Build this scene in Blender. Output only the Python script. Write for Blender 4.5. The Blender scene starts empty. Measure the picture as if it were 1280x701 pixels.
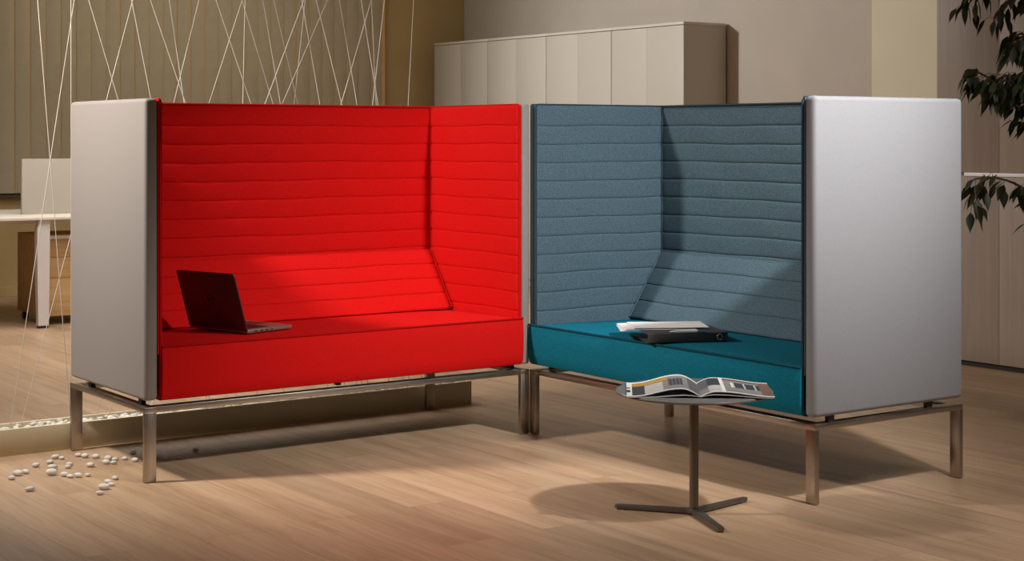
import bpy, bmesh, math, random
from mathutils import Vector, Matrix
R = math.radians
scene = bpy.context.scene
COL = scene.collection

# ------------------------------------------------------------------ helpers
def lin(r, g, b):
    f = lambda v: (v/255/12.92) if v/255 <= 0.04045 else ((v/255+0.055)/1.055)**2.4
    return (f(r), f(g), f(b), 1.0)

def tag(o, label=None, cat=None, group=None, kind=None):
    if label: o['label'] = label
    if cat: o['category'] = cat
    if group: o['group'] = group
    if kind: o['kind'] = kind
    return o

def empty(name, loc=(0, 0, 0), rz=0.0):
    o = bpy.data.objects.new(name, None)
    COL.objects.link(o)
    o.location = loc
    o.rotation_euler = (0, 0, rz)
    o.empty_display_size = 0.1
    return o

def obj(name, bm, mats, parent=None, smooth=True, loc=None, rot=None, angle=35):
    me = bpy.data.meshes.new(name)
    bm.normal_update()
    bmesh.ops.recalc_face_normals(bm, faces=bm.faces[:])
    bm.to_mesh(me)
    bm.free()
    if not isinstance(mats, (list, tuple)): mats = [mats]
    for m in mats: me.materials.append(m)
    if smooth:
        for p in me.polygons: p.use_smooth = True
        try: me.set_sharp_from_angle(angle=R(angle))
        except Exception: pass
    o = bpy.data.objects.new(name, me)
    COL.objects.link(o)
    if parent: o.parent = parent
    if loc: o.location = loc
    if rot: o.rotation_euler = rot
    return o

def add_box(bm, x0, x1, y0, y1, z0, z1, bev=0.0, seg=2, mi=0, M=None):
    vs = [bm.verts.new(v) for v in ((x0,y0,z0),(x1,y0,z0),(x1,y1,z0),(x0,y1,z0),(x0,y0,z1),(x1,y0,z1),(x1,y1,z1),(x0,y1,z1))]
    fs = []
    for f in ((0,3,2,1),(4,5,6,7),(0,1,5,4),(1,2,6,5),(2,3,7,6),(3,0,4,7)):
        fc = bm.faces.new([vs[i] for i in f]); fc.material_index = mi; fs.append(fc)
    if bev > 0:
        es = list({e for f in fs for e in f.edges})
        r = bmesh.ops.bevel(bm, geom=es, offset=bev, segments=seg, profile=0.5, affect='EDGES', clamp_overlap=True)
        for f in r['faces']: f.material_index = mi
        vs = list({v for f in r['faces'] for v in f.verts} | {v for v in vs if v.is_valid})
    if M is not None:
        for v in vs: v.co = M @ v.co
    return vs

def box(*a, **k):
    bm = bmesh.new(); add_box(bm, *a, **k); return bm

def add_tube(bm, pts, r, n=8, cap=True, mi=0):
    pts = [Vector(p) for p in pts]
    rad = r if isinstance(r, (list, tuple)) else [r]*len(pts)
    rings = []
    ref = None
    for i, p in enumerate(pts):
        d = (pts[min(i+1, len(pts)-1)] - pts[max(i-1, 0)]).normalized()
        if ref is None:
            ref = Vector((0, 0, 1)) if abs(d.z) < 0.9 else Vector((1, 0, 0))
        a = d.cross(ref).normalized(); b = a.cross(d).normalized(); ref = b
        rings.append([bm.verts.new(p + (a*math.cos(2*math.pi*k/n) + b*math.sin(2*math.pi*k/n))*rad[i]) for k in range(n)])
    for i in range(len(rings)-1):
        for k in range(n):
            f = bm.faces.new((rings[i][k], rings[i][(k+1) % n], rings[i+1][(k+1) % n], rings[i+1][k])); f.material_index = mi
    if cap:
        for rg in (rings[0], rings[-1]):
            try: bm.faces.new(rg).material_index = mi
            except Exception: pass

def tube(*a, **k):
    bm = bmesh.new(); add_tube(bm, *a, **k); return bm

def add_lathe(bm, prof, n=48, M=None, mi=0):
    rings = []
    for (r, z) in prof:
        if r < 1e-6: rings.append([bm.verts.new((0, 0, z))])
        else: rings.append([bm.verts.new((r*math.cos(2*math.pi*k/n), r*math.sin(2*math.pi*k/n), z)) for k in range(n)])
    for a, b in zip(rings, rings[1:]):
        for k in range(n):
            k2 = (k+1) % n
            if len(a) == 1 and len(b) == 1: continue
            if len(a) == 1: f = bm.faces.new((a[0], b[k], b[k2]))
            elif len(b) == 1: f = bm.faces.new((a[k], a[k2], b[0]))
            else: f = bm.faces.new((a[k], a[k2], b[k2], b[k]))
            f.material_index = mi
    if M is not None:
        for rg in rings:
            for v in rg: v.co = M @ v.co

def lathe(*a, **k):
    bm = bmesh.new(); add_lathe(bm, *a, **k); return bm

def add_prism(bm, poly, z0, z1, bev=0.0, M=None, seg=2):
    """extrude a polygon in (x, y) between z0 and z1"""
    a = [bm.verts.new((p[0], p[1], z0)) for p in poly]
    b = [bm.verts.new((p[0], p[1], z1)) for p in poly]
    fs = [bm.faces.new(a[::-1]), bm.faces.new(b)]
    n = len(poly)
    for i in range(n): fs.append(bm.faces.new((a[i], a[(i+1) % n], b[(i+1) % n], b[i])))
    vs = a+b
    if bev > 0:
        r = bmesh.ops.bevel(bm, geom=list({e for f in fs for e in f.edges}), offset=bev, segments=seg, profile=0.5, affect='EDGES', clamp_overlap=True)
        vs = list({v for f in r['faces'] for v in f.verts} | {v for v in vs if v.is_valid})
    if M is not None:
        for v in vs: v.co = M @ v.co
    return vs

def copy_tree(o, parent=None):
    c = o.copy(); COL.objects.link(c); c.parent = parent
    for ch in list(o.children): copy_tree(ch, c)
    return c

# ------------------------------------------------------------------ materials
def new_mat(name):
    m = bpy.data.materials.new(name); m.use_nodes = True
    nt = m.node_tree
    return m, nt, nt.nodes['Principled BSDF'], nt.nodes, nt.links

def ramp(nodes, stops):
    r = nodes.new('ShaderNodeValToRGB')
    e = r.color_ramp.elements
    e[0].position, e[0].color = stops[0]
    e[1].position, e[1].color = stops[-1]
    for p, c in stops[1:-1]:
        x = e.new(p); x.color = c
    return r

def plain(name, col, rough=0.5, metal=0.0, var=0.06, scale=6.0, spec=0.5, bump=0.0):
    m, nt, b, N, L = new_mat(name)
    tc = N.new('ShaderNodeTexCoord'); nz = N.new('ShaderNodeTexNoise')
    nz.inputs['Scale'].default_value = scale; nz.inputs['Detail'].default_value = 4
    L.new(tc.outputs['Object'], nz.inputs['Vector'])
    lo = tuple(c*(1-var) for c in col[:3])+(1,); hi = tuple(min(1, c*(1+var)) for c in col[:3])+(1,)
    rp = ramp(N, [(0.3, lo), (0.7, hi)])
    L.new(nz.outputs['Fac'], rp.inputs['Fac']); L.new(rp.outputs['Color'], b.inputs['Base Color'])
    b.inputs['Roughness'].default_value = rough; b.inputs['Metallic'].default_value = metal
    b.inputs['Specular IOR Level'].default_value = spec
    if bump:
        bp = N.new('ShaderNodeBump'); bp.inputs['Strength'].default_value = bump; bp.inputs['Distance'].default_value = 0.002
        L.new(nz.outputs['Fac'], bp.inputs['Height']); L.new(bp.outputs['Normal'], b.inputs['Normal'])
    return m

def fabric(name, col, dark=0.7, light=1.25, scale=420, sheen=0.15, bump=0.35, rough=0.9, sheen_col=None, spec=0.2):
    m, nt, b, N, L = new_mat(name)
    tc = N.new('ShaderNodeTexCoord')
    mp = N.new('ShaderNodeMapping'); mp.inputs['Scale'].default_value = (1, 1, 0.45)
    L.new(tc.outputs['Object'], mp.inputs['Vector'])
    mp2 = N.new('ShaderNodeMapping'); mp2.inputs['Scale'].default_value = (0.35, 0.35, 1.0)
    L.new(tc.outputs['Object'], mp2.inputs['Vector'])
    n1 = N.new('ShaderNodeTexNoise'); n1.inputs['Scale'].default_value = scale; n1.inputs['Detail'].default_value = 2
    n2 = N.new('ShaderNodeTexNoise'); n2.inputs['Scale'].default_value = scale; n2.inputs['Detail'].default_value = 2
    L.new(mp.outputs[0], n1.inputs['Vector']); L.new(mp2.outputs[0], n2.inputs['Vector'])
    ad = N.new('ShaderNodeMath'); ad.operation = 'ADD'
    L.new(n1.outputs['Fac'], ad.inputs[0]); L.new(n2.outputs['Fac'], ad.inputs[1])
    hf = N.new('ShaderNodeMath'); hf.operation = 'MULTIPLY'; hf.inputs[1].default_value = 0.5
    L.new(ad.outputs[0], hf.inputs[0])
    lo = tuple(c*dark for c in col[:3])+(1,); hi = tuple(min(1, c*light) for c in col[:3])+(1,)
    rp = ramp(N, [(0.36, lo), (0.64, hi)])
    L.new(hf.outputs[0], rp.inputs['Fac']); L.new(rp.outputs['Color'], b.inputs['Base Color'])
    b.inputs['Roughness'].default_value = rough
    b.inputs['Specular IOR Level'].default_value = spec
    b.inputs['Sheen Weight'].default_value = sheen; b.inputs['Sheen Roughness'].default_value = 0.4
    if sheen_col: b.inputs['Sheen Tint'].default_value = sheen_col
    bp = N.new('ShaderNodeBump'); bp.inputs['Strength'].default_value = bump; bp.inputs['Distance'].default_value = 0.0012
    L.new(hf.outputs[0], bp.inputs['Height']); L.new(bp.outputs['Normal'], b.inputs['Normal'])
    return m

def wood(name, c_dark, c_mid, c_light, axis='z', plank=None, rough=0.4, gscale=1.0, spec=0.4, bump=0.05, length=1.4, contrast=1.0):
    """stretched-noise grain along an axis; optional plank grid in the xy plane with boards along y"""
    m, nt, b, N, L = new_mat(name)
    tc = N.new('ShaderNodeTexCoord')
    vec = tc.outputs['Object']
    jit = None
    if plank:
        mpb = N.new('ShaderNodeMapping'); mpb.inputs['Rotation'].default_value = (0, 0, R(90))
        L.new(vec, mpb.inputs['Vector'])
        br = N.new('ShaderNodeTexBrick')
        br.offset = 0.37; br.squash = 1.0
        br.inputs['Scale'].default_value = 1.0
        br.inputs['Brick Width'].default_value = length; br.inputs['Row Height'].default_value = plank
        br.inputs['Mortar Size'].default_value = 0.0012; br.inputs['Mortar Smooth'].default_value = 0.1
        br.inputs['Color1'].default_value = (0, 0, 0, 1); br.inputs['Color2'].default_value = (1, 1, 1, 1)
        br.inputs['Mortar'].default_value = (0.5, 0.5, 0.5, 1)
        L.new(mpb.outputs[0], br.inputs['Vector'])
        jit = br
        sc = N.new('ShaderNodeVectorMath'); sc.operation = 'SCALE'; sc.inputs['Scale'].default_value = 7.0
        L.new(br.outputs['Color'], sc.inputs[0])
        av = N.new('ShaderNodeVectorMath'); av.operation = 'ADD'
        L.new(vec, av.inputs[0]); L.new(sc.outputs[0], av.inputs[1])
        vec = av.outputs[0]
    s = {'x': (0.05, 1, 1), 'y': (1, 0.05, 1), 'z': (1, 1, 0.05)}[axis]
    mp = N.new('ShaderNodeMapping'); mp.inputs['Scale'].default_value = tuple(v*gscale for v in s)
    L.new(vec, mp.inputs['Vector'])
    n1 = N.new('ShaderNodeTexNoise'); n1.inputs['Scale'].default_value = 14; n1.inputs['Detail'].default_value = 7
    n1.inputs['Roughness'].default_value = 0.62; n1.inputs['Distortion'].default_value = 0.6
    L.new(mp.outputs[0], n1.inputs['Vector'])
    n2 = N.new('ShaderNodeTexNoise'); n2.inputs['Scale'].default_value = 90; n2.inputs['Detail'].default_value = 3
    L.new(mp.outputs[0], n2.inputs['Vector'])
    mx = N.new('ShaderNodeMath'); mx.operation = 'MULTIPLY_ADD'; mx.inputs[1].default_value = 0.3; 
    L.new(n2.outputs['Fac'], mx.inputs[0])
    m7 = N.new('ShaderNodeMath'); m7.operation = 'MULTIPLY'; m7.inputs[1].default_value = 0.7
    L.new(n1.outputs['Fac'], m7.inputs[0]); L.new(m7.outputs[0], mx.inputs[2])
    rp = ramp(N, [(0.5-0.2/contrast, c_dark), (0.5, c_mid), (0.5+0.2/contrast, c_light)])
    L.new(mx.outputs[0], rp.inputs['Fac'])
    out = rp.outputs['Color']
    if jit:
        sepr = ramp(N, [(0.0, (0.88, 0.88, 0.88, 1)), (1.0, (1.08, 1.06, 1.04, 1))])
        L.new(jit.outputs['Color'], sepr.inputs['Fac'])
        mm = N.new('ShaderNodeMix'); mm.data_type = 'RGBA'; mm.blend_type = 'MULTIPLY'; mm.inputs['Factor'].default_value = 1
        L.new(out, mm.inputs['A']); L.new(sepr.outputs['Color'], mm.inputs['B'])
        mo = N.new('ShaderNodeMix'); mo.data_type = 'RGBA'; mo.blend_type = 'MIX'
        fm = N.new('ShaderNodeMath'); fm.operation = 'MULTIPLY'; fm.inputs[1].default_value = 0.45
        L.new(jit.outputs['Fac'], fm.inputs[0]); L.new(fm.outputs[0], mo.inputs['Factor'])
        L.new(mm.outputs['Result'], mo.inputs['A']); mo.inputs['B'].default_value = tuple(c*0.4 for c in c_dark[:3])+(1,)
        out = mo.outputs['Result']
    L.new(out, b.inputs['Base Color'])
    b.inputs['Roughness'].default_value = rough; b.inputs['Specular IOR Level'].default_value = spec
    bp = N.new('ShaderNodeBump'); bp.inputs['Strength'].default_value = bump; bp.inputs['Distance'].default_value = 0.001
    L.new(mx.outputs[0], bp.inputs['Height']); L.new(bp.outputs['Normal'], b.inputs['Normal'])
    return m

def brushed(name, col, rough=0.32, axis=(1, 1, 0.02), metal=1.0):
    m, nt, b, N, L = new_mat(name)
    tc = N.new('ShaderNodeTexCoord'); mp = N.new('ShaderNodeMapping'); mp.inputs['Scale'].default_value = axis
    nz = N.new('ShaderNodeTexNoise'); nz.inputs['Scale'].default_value = 260; nz.inputs['Detail'].default_value = 3
    L.new(tc.outputs['Object'], mp.inputs['Vector']); L.new(mp.outputs[0], nz.inputs['Vector'])
    rp = ramp(N, [(0.3, (rough*0.75,)*3+(1,)), (0.7, (rough*1.3,)*3+(1,))])
    L.new(nz.outputs['Fac'], rp.inputs['Fac']); L.new(rp.outputs['Color'], b.inputs['Roughness'])
    b.inputs['Base Color'].default_value = col; b.inputs['Metallic'].default_value = metal
    return m

M = {}
M['red'] = fabric('red_wool', (0.57, 0.0068, 0.006, 1), 0.86, 1.1, sheen=0.0, spec=0.1)
M['red_pipe'] = fabric('red_piping_wool', (0.40, 0.004, 0.004, 1), 0.9, 1.1, sheen=0.0, spec=0.1)
M['slate'] = fabric('slate_blue_wool', (0.070, 0.116, 0.146, 1), 0.7, 1.35, scale=420, sheen=0.0, spec=0.15)
M['slate_pipe'] = fabric('slate_piping_wool', (0.022, 0.042, 0.058, 1), 0.8, 1.2, sheen=0.0)
M['teal'] = fabric('teal_wool', (0.003, 0.138, 0.212, 1), 0.75, 1.2, scale=340, sheen=0.0, spec=0.12)
M['teal_pipe'] = fabric('teal_piping_wool', (0.002, 0.045, 0.07, 1), 0.8, 1.2, sheen=0.0)
M['grey'] = fabric('grey_shell_fabric', (0.215, 0.217, 0.230, 1), 0.93, 1.07, scale=520, sheen=0.12, rough=0.65, spec=0.35)
M['grey_warm_lit'] = fabric('grey_shell_fabric_warm_lit', (0.245, 0.222, 0.208, 1), 0.93, 1.07, scale=520, sheen=0.12, rough=0.65, spec=0.35)  # same grey shell fabric with the left lamp's warm light put into its colour
M['steel'] = brushed('brushed_steel', (0.46, 0.41, 0.36, 1), 0.34)
M['steel_h'] = brushed('brushed_steel_bar', (0.46, 0.41, 0.36, 1), 0.34, axis=(0.02, 0.02, 1))
M['chrome'] = brushed('chrome', (0.8, 0.8, 0.8, 1), 0.12)
M['table_metal'] = plain('table_grey_metal', (0.20, 0.175, 0.15, 1), 0.42, 0.85, 0.05, 40)
M['black'] = plain('black_plastic', (0.012, 0.012, 0.013, 1), 0.45)
M['under'] = plain('black_lining', (0.02, 0.017, 0.015, 1), 0.9)
M['floor'] = wood('oak_laminate', lin(152, 124, 97), lin(175, 147, 119), lin(193, 166, 138), axis='y', plank=0.19, rough=0.42, spec=0.3, gscale=1.0, bump=0.03)
M['wallr'] = plain('grey_beige_plaster', lin(184, 174, 162), 0.9, 0, 0.03, 3)
M['wallb'] = plain('olive_plaster', lin(172, 148, 102), 0.9, 0, 0.04, 3)
M['wallx'] = plain('warm_plaster', lin(170, 155, 130), 0.9, 0, 0.03, 3)
M['ceil'] = plain('white_ceiling', lin(215, 210, 200), 0.95, 0, 0.02, 3)
M['cream'] = plain('cream_paint', lin(214, 206, 182), 0.85, 0, 0.02, 3)
M['cabinet'] = plain('cabinet_laminate', lin(194, 187, 175), 0.5, 0, 0.006, 2)
M['cabinet_top'] = plain('cabinet_top_laminate', lin(206, 199, 186), 0.45, 0, 0.02, 4)
M['gap'] = plain('dark_gap', lin(50, 42, 32), 0.9, 0, 0.02, 4)
M['ward'] = wood('grey_ash_veneer', lin(134, 120, 108), lin(148, 133, 120), lin(162, 146, 132), axis='z', rough=0.55, gscale=0.7, contrast=0.8)
M['slat'] = plain('blind_slat_fabric', lin(158, 146, 122), 0.85, 0, 0.05, 8)
M['slat2'] = plain('blind_slat_back', lin(196, 158, 104), 0.85, 0, 0.05, 8)
M['sill'] = plain('window_sill', lin(120, 120, 115), 0.35, 0.3, 0.03, 4)
M['glass_dark'] = plain('night_glass', (0.02, 0.02, 0.022, 1), 0.1)
M['trough'] = plain('cream_planter_board', lin(214, 203, 170), 0.55, 0, 0.03, 3)
M['pebble'] = plain('white_pebble', lin(216, 212, 206), 0.7, 0, 0.12, 60, bump=0.3)
M['string'] = plain('white_cord', lin(205, 198, 186), 0.7, 0, 0.05, 80)
M['desk_white'] = plain('white_desk_laminate', lin(222, 214, 200), 0.45, 0, 0.02, 4)
M['desk_leg'] = plain('white_desk_metal', lin(214, 208, 204), 0.35, 0.1, 0.02, 4)
M['ped'] = wood('light_oak_drawers', lin(176, 138, 88), lin(196, 158, 106), lin(212, 176, 124), axis='x', rough=0.5, gscale=1.2, contrast=0.8)
M['screen'] = fabric('desk_screen_fabric', (0.50, 0.46, 0.40, 1), 0.92, 1.06, sheen=0.0)
M['laptop'] = plain('dark_silver_laptop', lin(92, 76, 74), 0.42, 0.75, 0.03, 30)
M['laptop_in'] = plain('laptop_deck', lin(150, 130, 118), 0.4, 0.6, 0.03, 30)
M['key'] = plain('laptop_keys', (0.012, 0.011, 0.011, 1), 0.5)
M['emblem'] = plain('laptop_emblem', lin(28, 18, 18), 0.2, 0.6, 0.02, 30)
M['paper'] = plain('white_paper', lin(238, 238, 240), 0.75, 0, 0.02, 10)
M['binder'] = plain('charcoal_binder', lin(66, 66, 68), 0.5, 0, 0.08, 90)
M['pen'] = plain('white_pen', lin(232, 230, 226), 0.3, 0, 0.02, 10)
M['pen_blue'] = plain('blue_pen', lin(50, 84, 140), 0.35, 0, 0.02, 10)
M['leaf'] = plain('ficus_leaf', lin(42, 55, 28), 0.4, 0, 0.45, 9, spec=0.5)
M['bark'] = plain('ficus_bark', lin(92, 76, 58), 0.85, 0, 0.25, 30, bump=0.4)
M['pot'] = plain('ceramic_pot', lin(200, 196, 188), 0.4, 0, 0.03, 5)
M['soil'] = plain('potting_soil', lin(44, 32, 24), 0.95, 0, 0.3, 60, bump=0.6)
# printed magazine inks
for nm, c in (('ink_white', (206, 204, 200)), ('ink_grey', (120, 118, 116)), ('ink_dark', (52, 52, 58)), ('ink_yellow', (170, 128, 30)),
              ('ink_brown', (104, 78, 64)), ('ink_pale', (168, 166, 164)), ('ink_mid', (86, 84, 84))):
    M[nm] = plain(nm, lin(*c), 0.4, 0, 0.10, 45)

def glass_mat():
    m, nt, b, N, L = new_mat('grey_glass')
    tc = N.new('ShaderNodeTexCoord'); nz = N.new('ShaderNodeTexNoise'); nz.inputs['Scale'].default_value = 30
    L.new(tc.outputs['Object'], nz.inputs['Vector'])
    rp = ramp(N, [(0.3, (0.16, 0.155, 0.145, 1)), (0.7, (0.18, 0.175, 0.165, 1))])
    L.new(nz.outputs['Fac'], rp.inputs['Fac']); L.new(rp.outputs['Color'], b.inputs['Base Color'])
    b.inputs['Roughness'].default_value = 0.16
    b.inputs['Specular IOR Level'].default_value = 0.6
    b.inputs['Transmission Weight'].default_value = 0.15
    return m
M['glass'] = glass_mat()

# ------------------------------------------------------------------ room shell
XL, XR, YF, YB, ZC = -6.2, 4.45, -8.6, 7.26, 3.0
def struct(name, bm, mats, parent=None, **k):
    o = obj(name, bm, mats, parent, **k)
    if parent is None: o['kind'] = 'structure'
    return o
struct('floor', box(XL, XR, YF, YB, -0.12, 0), M['floor'], smooth=False)
struct('ceiling', box(XL, XR, YF, YB, ZC, ZC+0.1), M['ceil'], smooth=False)
struct('wall_right', box(XR, XR+0.15, YF-0.15, YB+0.15, -0.12, ZC+0.1), M['wallr'], smooth=False)
struct('wall_left', box(XL-0.15, XL, YF-0.15, YB+0.15, -0.12, ZC+0.1), M['wallx'], smooth=False)
struct('wall_front', box(XL, XR, YF-0.15, YF, -0.12, ZC+0.1), M['wallx'], smooth=False)
struct('wall_back', box(XL, XR, YB, YB+0.15, -0.12, ZC+0.1), M['wallb'], smooth=False)
struct('baseboard_back', box(XL, XR, YB-0.016, YB, 0, 0.08, bev=0.003), M['wallb'], smooth=False)
struct('trim_1', box(XR-0.04, XR, 0.2, 2.10, 0, ZC), M['cream'], smooth=False)

# window with sill behind the blinds
w = empty('window_1', (1.0, YB, 0.8)); w['kind'] = 'structure'
obj('pane', box(-3.2, 2.50, -0.012, -0.004, 0.02, 1.9), M['glass_dark'], w, smooth=False)
bm = bmesh.new()
for x in (-3.2, -1.78, -0.35, 1.07, 2.46): add_box(bm, x, x+0.05, -0.03, -0.001, 0.0, 1.92)
add_box(bm, -3.2, 2.51, -0.03, -0.001, 0.0, 0.05); add_box(bm, -3.2, 2.51, -0.03, -0.001, 1.88, 1.93)
obj('window_frame', bm, M['sill'], w, smooth=False)
obj('window_sill', box(-3.3, 2.53, -0.05, -0.001, -0.012, 0.012, bev=0.004), M['sill'], w)

# vertical blinds: every slat is a part
vb = empty('vertical_blind', (1.0, YB-0.10, 0.822))
tag(vb, 'olive grey vertical slat blind across the back wall window', 'blind')
obj('head_rail', box(-3.2, 2.54, -0.03, 0.02, 2.03, 2.08, bev=0.004), M['sill'], vb)
xs = -3.15; k = 0
sb = bmesh.new()
pts = [(-0.058, 0.004), (-0.03, -0.001), (0, -0.003), (0.03, -0.001), (0.058, 0.004)]
a_ = [[sb.verts.new((p[0], p[1]-t, z)) for p in pts] for t in (0, 0.0015) for z in (0.0, 2.03)]
for i in range(4):
    sb.faces.new((a_[0][i], a_[0][i+1], a_[1][i+1], a_[1][i])); sb.faces.new((a_[2][i+1], a_[2][i], a_[3][i], a_[3][i+1]))
slat0 = None
while xs < 2.5:
    if slat0 is None:
        slat0 = obj('slat', sb, M['slat'], vb); s_ = slat0
    else:
        s_ = slat0.copy(); COL.objects.link(s_); s_.parent = vb
    s_.location = (xs, 0, 0); s_.rotation_euler = (0, 0, R(-2 + 1.2*math.sin(k*1.7)))
    xs += 0.124; k += 1
obj('backing_cloth', box(-3.2, 2.525, 0.009, 0.011, 0.0, 2.03), M['slat2'], vb, smooth=False)

# ------------------------------------------------------------------ sofas
PAN_T = 0.052
def groove_profile(z0, z1, seams, amp, n=10):
    zs = [z0] + sorted(s for s in seams if z0+0.02 < s < z1) + [z1]
    out = []
    for i in range(len(zs)-1):
        a, b = zs[i], zs[i+1]
        for t in (0, 0.02, 0.05, 0.10, 0.18, 0.3, 0.5, 0.7, 0.82, 0.90, 0.95, 0.98):
            out.append((a+(b-a)*t, amp*(0.75*(1-abs(2*t-1)**16) + 0.25*(1-(2*t-1)**2))))
    out.append((z1, 0.0))
    return out

def add_quilt(bm, length, prof, base, Mx, rnd, nx=26, end=0.009):
    """prof: list of (s, bulge) measured up the panel; length along local x; out = -y; slab thickness base"""
    rows_f = []; ns = len(prof)
    xs = [0, end*0.3, end*0.7, end] + [end+(length-2*end)*i/(nx-1) for i in range(1, nx-1)] + [length-end, length-end*0.7, length-end*0.3, length]
    ph = [rnd.uniform(0, 6.28) for _ in range(6)]
    for x in xs:
        e = min(1.0, min(x, length-x)/end); e = math.sqrt(max(0, 1-(1-e)**2))
        row = []
        for s, d in prof:
            wob = 0.0007*math.sin(x*17+s*31+ph[0]) + 0.0005*math.sin(x*41-s*53+ph[1])
            sw = 0.0018*math.sin(x*6+ph[2]+s*8) + 0.0012*math.sin(x*15+ph[3])
            row.append(bm.verts.new(Mx @ Vector((x, -(base*0.35 + base*0.65*e + (d+wob)*e), s+sw*(0 < s < prof[-1][0])))))
        rows_f.append(row)
    for i in range(len(xs)-1):
        for j in range(ns-1):
            bm.faces.new((rows_f[i][j], rows_f[i+1][j], rows_f[i+1][j+1], rows_f[i][j+1]))
    back = [[bm.verts.new(Mx @ Vector((x, 0, s))) for s in (prof[0][0], prof[-1][0])] for x in (xs[0], xs[-1])]
    bm.faces.new((back[0][0], back[0][1], back[1][1], back[1][0]))
    bm.faces.new([back[0][1], back[0][0]] + rows_f[0]); bm.faces.new([back[1][0], back[1][1]] + rows_f[-1][::-1])
    bm.faces.new([back[0][0], back[1][0]] + [r[0] for r in rows_f][::-1]); bm.faces.new([back[1][1], back[0][1]] + [r[-1] for r in rows_f])

def make_sofa(name, loc, rz, W, D, seat_z, mat_l, mat_p, mat_seat, mat_sp, label, seed, corner='right'):
    rnd = random.Random(seed)
    root = empty(name, loc, rz); tag(root, label, 'sofa')
    ZT, ZB = 1.40, 0.297
    # corner panel is thinner where the two sofas meet
    tl, tr = PAN_T, PAN_T
    if corner == 'right': tr = 0.040
    else: tl = 0.030
    # upholstered grey shell panels
    for (x0, x1) in ((0, tl), (W-tr, W)):
        p = obj('side_panel', box(x0, x1, 0.0, D, ZB, ZT, bev=0.016 if x1-x0 > .045 else .009, seg=4), (M['grey_warm_lit'] if corner == 'right' else M['grey']) if not (corner == 'left' and x0 == 0) else mat_p, root)
    obj('back_panel', box(tl+0.001, W-tr-0.001, D-PAN_T, D-0.002, ZB, ZT-0.004, bev=0.012, seg=4), M['grey'], root)
    # quilted liners
    zt = ZT-0.006
    seams = [zt-0.086-0.0785*i for i in range(14)]
    yb = 0.700                                   # visible face of back liner
    bz = seat_z-0.03
    prof = [(z-bz, d) for z, d in groove_profile(bz, zt, seams, 0.0055)]
    bm = bmesh.new(); tb = D-PAN_T-yb-0.0045
    add_quilt(bm, W-tl-tr, prof, tb+0.0, Matrix.Translation((tl, D-PAN_T-0.001, bz)), rnd, nx=34)
    obj('back_liner', bm, mat_l, root, angle=60)
    tlin = 0.014
    for side in (0, 1):
        bm = bmesh.new()
        if side == 0:   # left arm, faces +x
            Mx = Matrix.Translation((tl, 0.004, bz)) @ Matrix.Rotation(R(90), 4, 'Z')
        else:           # right arm, faces -x
            Mx = Matrix.Translation((W-tr, yb+0.006, bz)) @ Matrix.Rotation(R(-90), 4, 'Z')
        add_quilt(bm, yb+0.002, prof, tlin, Mx, rnd, nx=22)
        a = obj('arm_liner', bm, mat_l, root, angle=60)
    # piping around the liner edges
    bm = bmesh.new()
    add_tube(bm, [(tl+0.012, yb-0.003, zt+0.002), (W-tr-0.012, yb-0.003, zt+0.002)], 0.005)
    for x in (tl+0.010, W-tr-0.010):
        add_tube(bm, [(x, yb, zt+0.002), (x, 0.012, zt+0.002), (x, 0.003, zt-0.012), (x, 0.003, ZB+0.02)], 0.005)
    for x in (tl+0.019, W-tr-0.019):
        add_tube(bm, [(x, yb-0.008, zt), (x, yb-0.008, seat_z+0.26)], 0.004)
    obj('piping', bm, mat_p, root)
    # lower sloping backrest (wedge)
    L_ = W-tl-tr-0.050
    y0, z0, y1, z1 = 0.512, seat_z-0.004, yb-0.008, 0.742
    sl = math.hypot(y1-y0, z1-z0); ang = math.atan2(y1-y0, z1-z0)
    pr = groove_profile(0, sl, [sl*0.26, sl*0.51, sl*0.76], 0.006)
    bm = bmesh.new()
    Mx = Matrix.Translation((tl+0.025, y0, z0)) @ Matrix.Rotation(-ang, 4, 'X')
    add_quilt(bm, L_, pr, 0.006, Mx, rnd, nx=34)
    add_prism(bm, [(y0, z0), (y1, z1), (y1+0.006, z1-0.02), (y1+0.006, z0)], tl+0.026, tl+0.024+L_, M=Matrix(((0, 0, 1, 0), (1, 0, 0, 0), (0, 1, 0, 0), (0, 0, 0, 1))))
    br = obj('backrest_wedge', bm, mat_l, root, angle=60)
    bm = bmesh.new()
    for x in (tl+0.024, tl+0.026+L_):
        add_tube(bm, [(x, y0-0.008, z0+0.008), (x, y1-0.010, z1)], 0.0045)
    add_tube(bm, [(tl+0.03, y1-0.006, z1+0.002), (tl+0.02+L_, y1-0.006, z1+0.002)], 0.0045)
    obj('wedge_piping', bm, mat_l, br)
    # seat cushion, gently crowned
    bm = bmesh.new()
    x0, x1 = tl+0.012, W-tr-0.010
    if corner == 'left': x0 = 0.004
    if corner == 'right': x1 = W-tr+0.002
    nx, ny = 30, 14
    top = []
    for i in range(nx+1):
        u = i/nx; row = []
        for j in range(ny+1):
            v = j/ny
            cr = 0.010*(1-(2*u-1)**6)*(1-(2*v-1)**4) - 0.010*v
            row.append(bm.verts.new((x0+(x1-x0)*u, -0.004+0.60*v, seat_z-0.004+cr)))
        top.append(row)
    for i in range(nx):
        for j in range(ny):
            bm.faces.new((top[i][j], top[i+1][j], top[i+1][j+1], top[i][j+1]))
    fr = [[t[0] for t in top]]
    for q, (dy, z) in enumerate(((-0.009, seat_z-0.02), (-0.012, seat_z-0.07), (-0.011, ZB+0.05), (-0.005, ZB+0.012), (0.004, ZB))):
        fr.append([bm.verts.new((t[0].co.x + (0.004 if i == 0 else -0.004 if i == nx else 0)*(q == 4), dy - 0.004*math.sin(math.pi*i/nx), z)) for i, t in enumerate(top)])
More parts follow.
